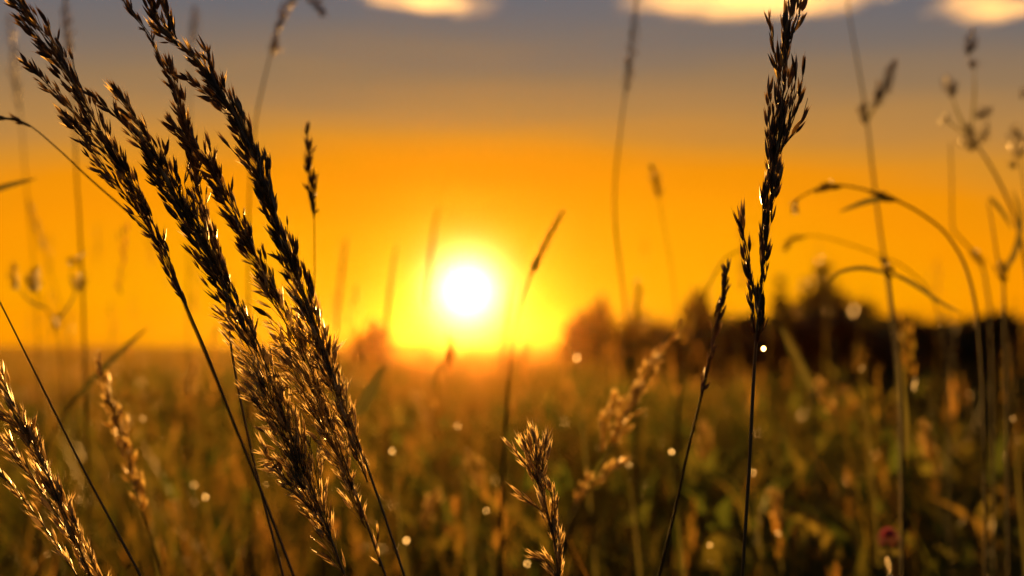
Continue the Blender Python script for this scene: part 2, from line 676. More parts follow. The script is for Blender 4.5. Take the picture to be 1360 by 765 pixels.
# near belt
x, y, r = scatter(26000, 1.15, 6.0, HALF, 1.5)
pt = patch(x, y, 1.3, 0.4)
hh = np.clip(0.50 + 0.20 * pt + rng.normal(0, 0.14, len(x)), 0.15, 0.82)
tn = np.clip(0.28 + 0.38 * patch(x, y, 2.1, 2.0) + rng.normal(0, 0.2, len(x)), 0, 1)
TIPS = strips('meadow_grass', 'knee high green and straw grass just behind the sharp stalks', 'meadow grass', x, y, hh, 0.004 + 0.003 * rng.random(len(x)), 5, 0.15 + 0.85 * rng.random(len(x)) ** 2, tn, M_MEADOW)
# middle
x, y, r = scatter(70000, 6.0, 28.0, HALF, 1.6)
pt = patch(x, y, 0.55, 1.1)
hh = np.clip(0.48 + 0.22 * pt + rng.normal(0, 0.12, len(x)), 0.15, 0.84)
tn = np.clip(0.44 + 0.42 * patch(x, y, 0.8, 0.7) + rng.normal(0, 0.2, len(x)), 0, 1)
strips('meadow_grass', 'out of focus olive meadow grass in the middle distance', 'meadow grass', x, y, hh, 0.008 + 0.007 * rng.random(len(x)), 3, 0.15 + 0.8 * rng.random(len(x)) ** 2, tn, M_MEADOW)
# far
x, y, r = scatter(80000, 28.0, 90.0, HALF, 1.5)
lift = 0.45 * np.clip((r - 25) / 65, 0, 1.4) ** 1.5
hh = np.clip(0.62 + 0.10 * patch(x, y, 0.2, 0.3) + rng.normal(0, 0.10, len(x)), 0.2, 0.86) - 0.28 * lift
tn = np.clip(0.45 + 0.25 * patch(x, y, 0.15, 0.7) + rng.normal(0, 0.15, len(x)), 0, 1)
strips('meadow_grass', 'far grass of the meadow up to the horizon', 'meadow grass', x, y, hh, 0.02 + 0.02 * rng.random(len(x)), 2, 0.2 + 0.4 * rng.random(len(x)), tn, M_MEADOW, z0=lift - 0.02)


# seed heads standing over the meadow (uncountable haze of heads)
def plumes(name, label, n, r0, r1, power, hm, size, cnt):
    x, y, r = scatter(n, r0, r1, HALF, power)
    h = np.clip(hm + 0.1 * patch(x, y, 0.9, 2.2) + rng.normal(0, 0.13, n), 0.3, 0.90)
    X, Y, Z, Hh, Ww, T = [], [], [], [], [], []
    lean = rng.normal(0, 0.22, n) - 0.08
    for k in range(cnt):
        f = k / cnt
        zz = h - size * (1 - f)
        X.append(x + lean * zz + rng.normal(0, size * 0.07 * (1.1 - f), n))
        Y.append(y + rng.normal(0, size * 0.07 * (1.1 - f), n))
        Z.append(zz)
        Hh.append(np.full(n, size * 0.28) * (0.7 + 0.6 * rng.random(n)))
        Ww.append(np.full(n, size * 0.055))
        T.append(0.5 + 0.42 * rng.random(n) ** 1.5)
    # stalks
    X.append(x); Y.append(y); Z.append(np.zeros(n)); Hh.append(h - size * 0.4); Ww.append(np.full(n, 0.003 + 0.0003 * r)); T.append(np.full(n, 0.5))
    c = np.concatenate
    strips(name, label, 'seed heads', c(X), c(Y), c(Hh), c(Ww), 2, np.full(len(c(X)), 0.22), c(T), M_MEADOW, z0=c(Z))


plumes('grass_seed_heads', 'loose straw coloured seed heads scattered over the near meadow', 520, 1.7, 7.0, 1.6, 0.55, 0.10, 16)
plumes('grass_seed_heads', 'tiny seed heads scattered over the far meadow', 4500, 7.0, 45.0, 1.4, 0.66, 0.14, 9)


# thin stems that reach over the horizon, too many and faint to count
def thin_stems(n):
    r_ = rng.uniform(1.7, 5.5, n * 3)
    a_ = rng.uniform(-0.40, 0.40, n * 3)
    keep = (np.abs(a_ + 0.032) > 0.045) & ((np.abs(a_) > 0.16) | (rng.random(n * 3) < 0.45))
    r_, a_ = r_[keep][:n], a_[keep][:n]
    n = len(r_)
    x, y = r_ * np.sin(a_), r_ * np.cos(a_)
    h = 0.9 + r_ * rng.uniform(-0.02, 0.085, n) + 0.02
    X, Y, Z, Hh, Ww, T, Le = [x], [y], [np.zeros(n)], [h], [0.0016 + 0.0006 * r_], [np.full(n, 0.45)], [rng.uniform(0.02, 0.12, n)]
    for k in range(14):
        f = k / 14
        zz = h - 0.085 * (1 - f) - 0.01
        X.append(x + rng.normal(0, 0.004, n)); Y.append(y + rng.normal(0, 0.004, n)); Z.append(zz)
        Hh.append(np.full(n, 0.016)); Ww.append(np.full(n, 0.0045)); T.append(0.4 + 0.3 * rng.random(n)); Le.append(np.full(n, 0.3))
    c = np.concatenate
    strips('thin_grass_stems', 'faint thin grass stems crossing the horizon out of focus', 'grass stems', c(X), c(Y), c(Hh), c(Ww), 3, c(Le), c(T), M_MEADOW, z0=c(Z))


thin_stems(70)


# leafy herbs, denser on the right
def herbs(n):
    xs, ys, hs, ws, zs, ts = [], [], [], [], [], []
    k = 0
    while k < n:
        r_ = rng.uniform(2.2, 22)
        a = rng.uniform(-0.36, 0.42)
        if a < 0.04 and (rng.random() > 0.35 or abs(a + 0.032) < 0.05 and r_ > 9):
            continue
        px, py = r_ * math.sin(a), r_ * math.cos(a)
        # dry, branching weeds further off stand nearly as high as the eye
        top = rng.uniform(0.4, 0.76) + (0.10 * rng.random() if r_ > 6 else 0.0)
        m_ = 40
        f = rng.random(m_) ** 0.6
        sp = rng.uniform(0.06, 0.16)
        xs.append(px + rng.normal(0, sp, m_)); ys.append(py + rng.normal(0, sp, m_))
        zs.append(f * top * 0.93); hs.append(rng.uniform(0.04, 0.11, m_)); ws.append(rng.uniform(0.012, 0.038, m_))
        ts.append(np.clip(rng.normal(rng.uniform(0.0, 0.75) ** 1.3, 0.15, m_), 0, 1))
        k += 1
    c = np.concatenate
    strips('meadow_herbs', 'dark broad leaved herbs among the grass', 'herbs', c(xs), c(ys), c(hs), c(ws), 3, np.full(len(c(xs)), 0.9), c(ts), M_HERB, z0=c(zs))


herbs(620)


def fine_dew(n):
    vs = np.array([tuple(v.co) for v in DROP.vertices])
    fs = [tuple(p.vertices) for p in DROP.polygons]
    cand = TIPS[(TIPS[:, 2] > 0.45) & (np.hypot(TIPS[:, 0], TIPS[:, 1]) < 4.5)]
    # drops sit in little groups on neighbouring blades
    seeds = cand[rng.integers(len(cand), size=n // 4)]
    V, F = [], []
    for c in seeds:
        dd = np.hypot(cand[:, 0] - c[0], cand[:, 1] - c[1])
        for t in cand[np.argsort(dd)[rng.integers(0, 10, size=4)]]:
            b = len(V)
            V.extend((vs * (0.0003 + 0.0007 * rng.random() ** 2) + t).tolist())
            F.extend(tuple(i + b for i in f) for f in fs)
    me = bpy.data.meshes.new('fine_dew')
    me.from_pydata(V, [], F)
    me.polygons.foreach_set('use_smooth', [True] * len(me.polygons))
    me.materials.append(M_DEW)
    tag(link('fine_dew', me), 'fine dew on the blade tips, glinting in little groups', 'dew', kind='stuff')




fine_dew(700)

# ------------------------------------------------------------------ bushes on the horizon
def bush(label, px, ytop, wpx, d, seed, dens=1.0):
    r = np.random.default_rng(seed)
    rr = random.Random(seed)
    g = P(px, 458, d)
    base = Vector((g.x, g.y, 0))
    top = P(px, ytop, d).z
    wid = wpx / FPX * d
    root = thing('bush', base, label, 'bush', 'bushes along the horizon')
    m = MB()
    # a dome of clumps, each carried by a limb from the foot
    C = []
    n_c = 26
    for k in range(n_c):
        a = rr.uniform(0, 6.28)
        q = ((k + rr.random()) / n_c) ** 0.7
        z = 0.75 + (top - 0.75) * (1 - 0.85 * q ** 1.4) * rr.uniform(0.72, 1.08)
        e = Vector((math.cos(a) * wid * 0.62 * q, math.sin(a) * wid * 0.62 * q, z))
        cv = spline([Vector((e.x * 0.05, e.y * 0.05, 0)), Vector((e.x * 0.55, e.y * 0.55, e.z * 0.5)), e], 4)
        m.tube(cv, [0.022 * (1 - 0.85 * i / len(cv)) for i in range(len(cv))], 4)
        sz = wid * rr.uniform(0.03, 0.085)
        C += [(e, sz), (e, sz * 0.7), (e - Vector((0, 0, 0.22)), sz * 1.3), (e - Vector((0, 0, 0.45)), sz * 1.5)]
    link('trunk', m.mesh('trunk', M_BARK), root)
    N = int((700 if ('orange' in label or 'glowing' in label) else 1500) * dens)
    V, F, T = [], [], []
    for i in range(N):
        p, s = C[int(r.integers(len(C)))]
        c = np.array(p) + r.normal(0, 1, 3) * s * np.array([1, 1, 0.9])
        c[2] = max(0.05, c[2])
        u = r.normal(0, 1, 3); u /= np.linalg.norm(u)
        v = np.cross(u, r.normal(0, 1, 3)); v /= np.linalg.norm(v)
        L = 0.075 * rr.uniform(0.5, 1.3)
        b = len(V)
        V += [c - u * L, c + v * L * 0.45, c + u * L, c - v * L * 0.45]
        F.append((b, b + 1, b + 2, b + 3))
        T += [r.random()] * 4
    me = bpy.data.meshes.new('crown')
    me.from_pydata([tuple(q) for q in V], [], F)
    a_ = me.attributes.new('tint', 'FLOAT', 'POINT')
    a_.data.foreach_set('value', np.array(T, np.float32))
    me.materials.append(M_BUSH)
    link('crown', me, root)
    return root


BUSHES = [
    ('tallest dark bush rising above the right horizon', 1090, 352, 84, 26),
    ('narrow dark bush just right of the dark upright panicle', 1037, 378, 40, 24),
    ('rounded dark bush on the right slope of the tallest bush', 1140, 400, 100, 28),
    ('low dark bush behind the bent stem with a kinked leaf', 1200, 424, 130, 32),
    ('low dark bush second from the right edge on the horizon', 1270, 431, 150, 34),
    ('dark bush cut by the right edge on the horizon', 1345, 426, 130, 30),
    ('small pointed bush left of the thin bare spike', 927, 390, 64, 28),
    ('low wide bush behind the thin bare spike', 972, 428, 110, 36),
    ('low bush between the narrow bush and the upright panicle', 1018, 430, 110, 38),
    ('glowing bush right of the sun, nearest to it', 772, 410, 46, 24),
    ('taller thin glowing bush, second right of the sun', 798, 398, 44, 25),
    ('low bush right of the glowing one on the horizon', 845, 421, 100, 28),
    ('flat bush in the dip on the horizon right of centre', 890, 434, 120, 36),
    ('small orange lit bush left of the sun', 498, 428, 50, 30),
    ('bush on the left shoulder of the tallest dark bush', 1066, 408, 70, 27),
    ('dark bramble in the grass below the tallest bush', 1085, 426, 170, 13),
    ('dark bramble below the horizon, nearest the right edge', 1330, 428, 150, 12),
    ('dark bramble below the horizon left of the one at the right edge', 1205, 438, 150, 14),
    ('dark bramble behind the foot of the dark upright panicle', 985, 432, 130, 15),
    ('dark bramble below the horizon right of the orange lit leaning head', 900, 450, 140, 17),
]
for i, (lb, px, yt, wp, d) in enumerate(BUSHES):
    bush(lb, px, yt, wp, d, 100 + i, 1.0 + wp / 90)

# ------------------------------------------------------------------ the sharp grass stalks
panicle_plant('reed_grass', 'leftmost nodding dark panicle leaning out of the top left corner',
    [(-25, -70), (8, -15), (58, 48), (98, 105), (125, 158), (165, 225), (212, 315), (246, 402), (275, 470), (310, 560), (346, 650), (390, 765)], 0.80,
    [([(165, 232), (110, 130), (60, 45), (5, -15)], 34, 84), ([(120, 150), (80, 85), (40, 35), (-20, -45)], 24, 36), ([(185, 268), (130, 188), (75, 125), (30, 80)], 20, 40),
     ([(226, 345), (180, 278), (128, 208), (84, 150)], 26, 52), ([(205, 300), (175, 240), (150, 195)], 18, 30), ([(250, 412), (232, 380), (217, 348)], 7, 9), ([(243, 398), (222, 352), (205, 318)], 9, 12)])
panicle_plant('reed_grass', 'thickest nodding panicle of the left clump, dark above and golden below the horizon',
    [(118, 122), (160, 160), (200, 200), (236, 255), (268, 315), (308, 388), (342, 455), (368, 525), (398, 605), (428, 685), (458, 765)], 0.79,
    [([(250, 292), (205, 200), (152, 118)], 30, 56), ([(230, 252), (180, 182), (118, 123)], 14, 22), ([(306, 392), (262, 308), (222, 244), (200, 205)], 46, 90),
     ([(342, 468), (308, 400), (270, 330), (244, 272)], 42, 84), ([(372, 555), (345, 490), (318, 440), (296, 420)], 36, 56), ([(402, 640), (375, 572), (350, 525), (336, 498)], 38, 54),
     ([(412, 640), (392, 580), (372, 520)], 26, 36), ([(430, 702), (402, 650), (378, 615), (350, 605)], 18, 24), ([(440, 720), (410, 672), (385, 640), (356, 618)], 14, 20), ([(456, 762), (438, 722), (420, 680), (404, 640)], 22, 26),
     ([(405, 630), (380, 560), (352, 490), (332, 440)], 26, 44), ([(425, 680), (404, 610), (385, 540)], 28, 40), ([(440, 715), (425, 655), (412, 590)], 22, 30), ([(405, 650), (370, 572), (338, 515)], 26, 30), ([(415, 680), (380, 638), (345, 588)], 10, 16), ([(385, 590), (352, 545), (328, 520)], 14, 16)])
panicle_plant('reed_grass', 'nodding panicle of the left clump between the thickest one and the rightmost one',
    [(224, 160), (266, 210), (302, 265), (338, 338), (374, 405), (408, 478), (438, 555), (462, 625), (485, 690), (512, 765)], 0.812,
    [([(302, 268), (268, 212), (226, 164)], 24, 44), ([(342, 345), (306, 272), (276, 216)], 26, 52), ([(376, 412), (345, 352), (312, 298)], 28, 56), ([(405, 480), (375, 422), (342, 372)], 30, 52),
     ([(430, 552), (402, 492), (368, 448)], 34, 52), ([(455, 620), (425, 560), (396, 505), (376, 485)], 34, 50), ([(470, 652), (442, 592), (418, 540)], 24, 32), ([(300, 262), (288, 240), (278, 190)], 7, 8),
     ([(478, 680), (452, 610), (432, 540)], 24, 34), ([(485, 700), (462, 650), (448, 590)], 18, 24), ([(440, 570), (420, 500), (400, 440)], 26, 36), ([(505, 752), (500, 728), (503, 706)], 6, 6)])
panicle_plant('reed_grass', 'rightmost nodding panicle of the left clump arching over to the top',
    [(190, -40), (200, 0), (216, 40), (244, 62), (274, 98), (315, 158), (343, 215), (364, 280), (390, 352), (415, 420), (434, 475), (456, 535), (484, 610), (512, 690), (537, 765)], 0.80,
    [([(238, 62), (214, 38), (200, 2), (190, -34)], 20, 46), ([(235, 52), (222, 25), (216, 2)], 9, 12), ([(318, 160), (280, 102), (246, 64)], 22, 40), ([(345, 220), (312, 152), (276, 104)], 30, 60),
     ([(300, 130), (284, 100), (274, 66)], 7, 9), ([(300, 145), (270, 120), (246, 102)], 8, 9), ([(365, 290), (341, 216), (314, 164)], 34, 66), ([(395, 372), (366, 292), (340, 228)], 34, 66),
     ([(420, 442), (396, 372), (368, 308)], 32, 60), ([(440, 502), (416, 432), (392, 384)], 32, 52), ([(465, 570), (440, 502), (418, 452)], 26, 42), ([(488, 640), (464, 580), (446, 536)], 20, 28), ([(340, 230), (318, 210), (302, 192)], 9, 9),
     ([(450, 535), (428, 470), (412, 410)], 26, 40), ([(480, 610), (456, 540), (442, 490)], 20, 30)])
panicle_plant('reed_grass', 'thin wavy panicle of the left clump crossing behind the others',
    [(150, -20), (172, 12), (200, 48), (224, 104), (242, 160), (256, 222), (276, 300), (300, 400), (308, 468), (323, 550), (346, 650), (376, 765)], 0.83,
    [([(224, 106), (200, 52), (170, 10), (146, -26)], 7, 20), ([(250, 195), (239, 134), (222, 80)], 18, 36), ([(262, 250), (254, 205), (240, 150)], 16, 30), ([(275, 300), (262, 245), (254, 200)], 20, 30), ([(300, 400), (285, 330), (270, 280)], 16, 22)])
panicle_plant('reed_grass', 'golden lit panicle cut by the left edge at the bottom left',
    [(-40, 425), (-10, 485), (28, 558), (60, 622), (94, 700), (126, 778)], 0.79,
    [([(58, 620), (30, 560), (0, 500), (-20, 462)], 22, 42), ([(85, 682), (60, 622), (32, 565)], 26, 46), ([(100, 722), (62, 662), (20, 602), (-8, 574)], 24, 44), ([(120, 768), (95, 702), (68, 640)], 22, 40),
     ([(104, 768), (62, 704), (22, 652), (-4, 622)], 12, 20), ([(142, 792), (120, 740), (86, 665)], 14, 20), ([(40, 590), (20, 560), (-10, 540)], 22, 24)], straw=True)
panicle_plant('reed_grass', 'bare thin stem slanting in from the left edge above the golden panicle',
    [(-120, 150), (-95, 210), (-60, 290), (-12, 378), (48, 498), (108, 618), (150, 697), (192, 775)], 0.80,
    [([(-60, 290), (-90, 230), (-120, 150)], 26, 40)], stem_w=(3.6, 4.4))
panicle_plant('reed_grass', 'tall dark upright panicle right of centre running out of the top edge',
    [(1056, -75), (1052, -10), (1046, 60), (1038, 145), (1028, 230), (1017, 312), (1010, 392), (1004, 455), (1000, 520), (995, 620), (986, 765)], 0.80,
    [([(1045, 65), (1050, 10), (1055, -60)], 24, 50), ([(1050, 52), (1062, 18), (1066, -35)], 10, 16), ([(1036, 112), (1028, 66), (1021, 26)], 9, 12), ([(1034, 205), (1040, 122), (1045, 45)], 28, 66),
     ([(1036, 205), (1058, 145), (1070, 80)], 9, 14), ([(1042, 190), (1054, 130), (1058, 84)], 6, 8), ([(1040, 195), (1062, 165), (1073, 130)], 6, 8), ([(1027, 225), (1022, 165), (1021, 118)], 16, 24),
     ([(1022, 275), (1029, 205), (1036, 140)], 26, 56), ([(1015, 330), (1023, 262), (1031, 200)], 16, 32), ([(1011, 345), (1013, 285), (1016, 236)], 9, 16), ([(1005, 402), (991, 340), (985, 276)], 9, 16),
     ([(1000, 390), (992, 330), (982, 298)], 7, 9), ([(1009, 432), (1012, 370), (1020, 298)], 14, 26), ([(1003, 455), (998, 402), (993, 368)], 10, 14), ([(1005, 460), (1010, 425), (1008, 390)], 10, 14)], stem_w=(4.2, 5.2), L0=10.5, spread=0.5, dens=0.62)
panicle_plant('reed_grass', 'short golden seed head standing at the bottom centre',
    [(709, 572), (712, 602), (718, 642), (727, 680), (737, 722), (742, 778)], 0.80,
    [([(714, 622), (712, 600), (709, 574)], 26, 16), ([(718, 645), (706, 612), (698, 590)], 14, 10), ([(717, 640), (722, 610), (726, 585)], 18, 12), ([(716, 640), (694, 612), (676, 590)], 6, 6),
     ([(724, 668), (712, 636), (704, 618)], 22, 16), ([(728, 684), (704, 668), (690, 655)], 6, 5), ([(733, 702), (736, 672), (728, 645)], 18, 15), ([(737, 722), (728, 690), (722, 668)], 18, 14),
     ([(739, 742), (742, 715), (738, 692)], 14, 10), ([(741, 768), (728, 748), (716, 742)], 14, 9), ([(742, 775), (744, 745), (743, 722)], 10, 8)], stem_w=(3.6, 4.6), straw=True, dens=0.9, spread=0.6)

# ------------------------------------------------------------------ softer stalks behind the plane of focus
soft_stalk('grass_spike', 'thin bare dark spike leaning right, left of the dark upright panicle',
    [(967, 350), (962, 385), (950, 440), (938, 500), (918, 580), (896, 680), (874, 770)], 0.90, [([(946, 455), (957, 405), (967, 350)], 10, 34), ([(930, 530), (940, 490), (947, 455)], 9, 12)], w=6.5)
soft_stalk('grass_spike', 'slim dark spike standing alone right of the left clump',
    [(407, 168), (411, 215), (416, 270), (418, 330), (418, 420), (425, 600), (430, 770)], 1.02, [([(417, 290), (413, 240), (407, 168)], 8, 46)], w=3.0)
soft_stalk('grass_spike', 'slim brown spike leaning right just right of the sun',
    [(748, 280), (728, 315), (705, 365), (688, 420), (676, 500), (668, 620), (664, 770)], 1.25, [([(705, 365), (727, 318), (748, 280)], 9, 34)], w=7.0)
soft_stalk('grass_spike', 'blurred tall stalk running out of the top edge right of centre',
    [(850, -40), (842, 30), (832, 110), (822, 190), (816, 270), (822, 340), (835, 450), (845, 600), (850, 770)], 1.45, [([(830, 130), (838, 65), (850, -40)], 13, 60)], w=5.0)
soft_stalk('grass_spike', 'faint short spike head between the tall blurred stalk and the dark upright panicle',
    [(868, 224), (872, 250), (882, 300), (895, 380), (902, 500), (905, 770)], 1.5, [([(876, 262), (872, 242), (867, 222)], 12, 30)], w=2.6)
soft_stalk('nodding_grass', 'drooping beaded grass head at the top edge right of the left clump',
    [(428, 22), (418, 4), (400, -4), (384, 4), (372, 35), (362, 64), (350, 110), (340, 160), (332, 240), (330, 400), (335, 770)], 1.30,
    [([(372, 32), (379, 14), (388, 2)], 15, 22), ([(366, 48), (371, 38), (374, 28)], 12, 14), ([(360, 74), (364, 64), (367, 54)], 14, 18), ([(408, -2), (420, 4), (430, 20)], 14, 22)], w=3.6)
soft_stalk('grass_spike', 'blurred vertical stalk at the top left behind the leftmost panicle',
    [(85, -45), (88, 20), (92, 70), (98, 150), (102, 240), (106, 300), (112, 450), (120, 770)], 1.45, [([(93, 78), (89, 30), (85, -40)], 12, 50)], w=5.0)
soft_stalk('grass_spike', 'faint short spike at the top between the two arching left panicles',
    [(260, 8), (257, 40), (254, 80), (252, 180), (250, 400), (250, 770)], 1.7, [([(255, 62), (258, 35), (260, 8)], 11, 26)], w=2.6)
soft_stalk('grass_spike', 'faint pale stalk along the left edge at the top',
    [(12, 20), (20, 90), (28, 160), (36, 260), (48, 400), (60, 770)], 1.8, [([(26, 150), (18, 80), (12, 20)], 16, 50)], w=3.0)
soft_stalk('bent_stem', 'arched thin stem reaching in from the left edge below the leftmost panicle',
    [(-40, 160), (0, 156), (35, 164), (75, 196), (120, 238), (172, 284), (212, 326), (247, 410), (276, 478), (312, 566), (350, 660), (392, 770)], 0.93, [([(40, 168), (10, 158), (-40, 162)], 6, 16)], w=4.6)
soft_stalk('bent_stem', 'short leaf tip pointing in from the left edge',
    [(48, 237), (20, 243), (-10, 252), (-50, 275), (-90, 360), (-110, 500), (-115, 770)], 1.15, [], [([(-40, 268), (0, 250), (48, 237)], 9)], w=4.0)
soft_stalk('meadow_weed', 'blurred little weed with dark buds above the horizon at far left',
    [(45, 356), (48, 380), (62, 410), (74, 438), (80, 480), (86, 600), (90, 770)], 1.35,
    [([(46, 388), (44, 375), (46, 358)], 22, 34), ([(102, 384), (106, 376), (110, 366)], 20, 30), ([(76, 438), (75, 428), (76, 418)], 14, 18), ([(22, 385), (20, 368), (18, 350)], 16, 22), ([(92, 352), (100, 346), (112, 336)], 12, 16)],
    [([(72, 432), (92, 405), (106, 376)], 4), ([(62, 410), (40, 400), (22, 380)], 4), ([(100, 388), (94, 370), (96, 350)], 3)], w=3.0, cat='weed', L0=6.0)
soft_stalk('grass_spike', 'faint thin spike leaning left over the far left weed',
    [(38, 268), (48, 300), (58, 330), (72, 380), (90, 460), (110, 770)], 1.9, [([(60, 335), (50, 305), (38, 268)], 10, 26)], w=2.4)
soft_stalk('grass_leaf', 'dark blurred blade leaning right across the left horizon',
    [(196, 436), (165, 462), (128, 500), (88, 545), (60, 610), (50, 770)], 1.25, [], [([(90, 540), (135, 492), (165, 462), (198, 434)], 9)], w=5.0)
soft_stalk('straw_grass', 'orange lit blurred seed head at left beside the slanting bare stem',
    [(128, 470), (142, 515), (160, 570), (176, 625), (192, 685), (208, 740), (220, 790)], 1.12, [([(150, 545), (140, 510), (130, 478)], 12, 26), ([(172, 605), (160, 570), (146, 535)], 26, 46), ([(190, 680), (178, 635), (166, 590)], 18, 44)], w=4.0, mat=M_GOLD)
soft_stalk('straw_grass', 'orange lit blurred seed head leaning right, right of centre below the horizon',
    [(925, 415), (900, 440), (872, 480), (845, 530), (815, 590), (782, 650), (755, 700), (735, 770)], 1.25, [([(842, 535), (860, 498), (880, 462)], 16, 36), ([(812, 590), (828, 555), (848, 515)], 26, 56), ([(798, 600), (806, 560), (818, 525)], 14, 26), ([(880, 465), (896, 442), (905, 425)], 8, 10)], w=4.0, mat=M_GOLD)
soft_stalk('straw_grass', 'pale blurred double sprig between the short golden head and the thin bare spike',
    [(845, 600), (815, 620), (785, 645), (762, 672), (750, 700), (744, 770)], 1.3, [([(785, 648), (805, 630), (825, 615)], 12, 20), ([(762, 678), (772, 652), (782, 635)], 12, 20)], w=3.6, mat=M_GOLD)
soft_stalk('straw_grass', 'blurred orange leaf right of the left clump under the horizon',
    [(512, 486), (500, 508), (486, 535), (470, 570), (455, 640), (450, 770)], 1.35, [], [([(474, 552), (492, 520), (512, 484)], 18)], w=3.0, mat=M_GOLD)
soft_stalk('timothy_grass', 'blurred stem at right with one plump spike on a side branch',
    [(1118, -60), (1128, 20), (1140, 90), (1150, 150), (1158, 220), (1168, 300), (1182, 400), (1194, 520), (1200, 770)], 1.45,
    [([(1165, 135), (1176, 112), (1188, 84)], 18, 50), ([(1162, 142), (1166, 132), (1172, 126)], 16, 16), ([(1148, 165), (1147, 152), (1148, 140)], 16, 20)], [([(1152, 160), (1160, 146), (1168, 132)], 4)], w=6.5)
soft_stalk('cocksfoot_grass', 'blurred cocksfoot with knobby buds at the top right',
    [(1288, 170), (1296, 190), (1312, 215), (1330, 248), (1348, 290), (1362, 350), (1370, 450), (1372, 770)], 1.40,
    [([(1284, 75), (1290, 58), (1293, 38)], 17, 40), ([(1292, 92), (1294, 86), (1295, 80)], 14, 14), ([(1264, 130), (1262, 115), (1256, 102)], 18, 30), ([(1250, 164), (1254, 159), (1258, 154)], 12, 12), ([(1296, 156), (1306, 150), (1316, 144)], 15, 22), ([(1292, 200), (1288, 185), (1284, 168)], 26, 40), ([(1304, 190), (1308, 178), (1312, 168)], 14, 14)],
    [([(1288, 180), (1272, 150), (1264, 125)], 3), ([(1290, 175), (1294, 130), (1294, 85)], 3), ([(1286, 182), (1268, 168), (1254, 159)], 2.5)], w=8.0, L0=6.0)
soft_stalk('cocksfoot_grass', 'blurred dark bud cluster cut by the right edge',
    [(1352, 168), (1354, 200), (1362, 260), (1375, 380), (1385, 500), (1390, 770)], 1.4, [([(1354, 210), (1352, 190), (1350, 168)], 24, 44), ([(1340, 222), (1343, 218), (1347, 212)], 12, 12), ([(1356, 130), (1360, 124), (1364, 118)], 12, 14)], w=5.0, L0=6.0)
soft_stalk('nodding_grass', 'arched grass leaf with a hooked tip right of the dark upright panicle',
    [(1052, 285), (1056, 268), (1078, 254), (1105, 246), (1140, 250), (1185, 264), (1225, 285), (1262, 318), (1290, 380), (1305, 500), (1310, 770)], 1.18,
    [([(1118, 248), (1102, 247), (1086, 252)], 8, 16), ([(1195, 266), (1178, 262), (1160, 256)], 10, 16), ([(1060, 264), (1054, 272), (1058, 282)], 9, 12)], [([(1186, 262), (1150, 268), (1114, 282)], 8)], w=6.0)
soft_stalk('nodding_grass', 'faint thin arched stem below the hooked arched leaf',
    [(1042, 330), (1050, 318), (1080, 313), (1120, 322), (1165, 338), (1205, 358), (1240, 400), (1258, 500), (1265, 770)], 1.4, [([(1070, 314), (1052, 318), (1042, 330)], 8, 14)], w=3.6)
soft_stalk('bent_stem', 'kinked stem with a side leaf arching left, lower right above the horizon',
    [(1174, 344), (1180, 362), (1184, 395), (1190, 440), (1196, 500), (1198, 570), (1200, 770)], 1.15, [([(1182, 372), (1180, 360), (1174, 344)], 13, 18)],
    [([(1182, 364), (1145, 356), (1115, 362), (1098, 378)], 6), ([(1184, 362), (1215, 378), (1250, 402), (1282, 418)], 6), ([(1204, 600), (1198, 520), (1192, 450)], 12)], w=8.0)
soft_stalk('bent_stem', 'blurred upright stem under the knobby cocksfoot with a drooping side stem',
    [(1262, 190), (1264, 240), (1265, 300), (1274, 315), (1300, 345), (1310, 380), (1318, 470), (1322, 770)], 1.5, [([(1308, 352), (1300, 344), (1294, 336)], 14, 20)], w=6.0)
soft_stalk('bent_stem', 'blurred forked stem near the right edge with a dark joint',
    [(1312, 268), (1318, 300), (1325, 345), (1332, 372), (1334, 420), (1338, 550), (1340, 770)], 1.3, [([(1333, 378), (1331, 362), (1330, 350)], 14, 18)], [([(1332, 360), (1348, 335), (1356, 290), (1345, 250)], 8), ([(1314, 262), (1330, 280), (1345, 305)], 6)], w=7.0)
soft_stalk('bent_stem', 'faint arched stem curving down to the left beside the dark upright panicle',
    [(1002, 322), (985, 330), (962, 345), (945, 372), (930, 410), (915, 470), (900, 560), (890, 770)], 1.3, [], w=5.0)
soft_stalk('grass_leaf', 'pale green blurred blade leaning left under the narrow dark bush',
    [(1034, 432), (1044, 456), (1060, 490), (1075, 530), (1085, 620), (1090, 770)], 1.5, [], [([(1078, 520), (1060, 482), (1036, 432)], 14)], w=4.0)
for lb, tip, d in (('faint thin blade left of the sun near the left clump', (462, 310), 1.9), ('faint short blade standing up before the sun on its upper left', (582, 275), 2.0), ('faint thin blade just left of the sun', (528, 318), 1.7), ('faint blade in front of the right rim of the sun', (682, 365), 1.6)):
    tx, ty = tip
    s = rnd.choice((-1, 1))
    soft_stalk('grass_leaf', lb, [(tx, ty), (tx - 8, ty + 50), (tx - 16, ty + 130), (tx - 10, ty + 300), (tx - 5, 800)], d, [], [([(tx - 16, ty + 130), (tx - 8, ty + 50), (tx, ty)], 5)], w=2.0)
soft_stalk('grass_spike', 'faint upright spike above the low bush right of the sun',
    [(846, 372), (846, 400), (845, 450), (844, 560), (842, 770)], 1.7, [([(846, 420), (847, 396), (846, 370)], 12, 30)], w=3.0)

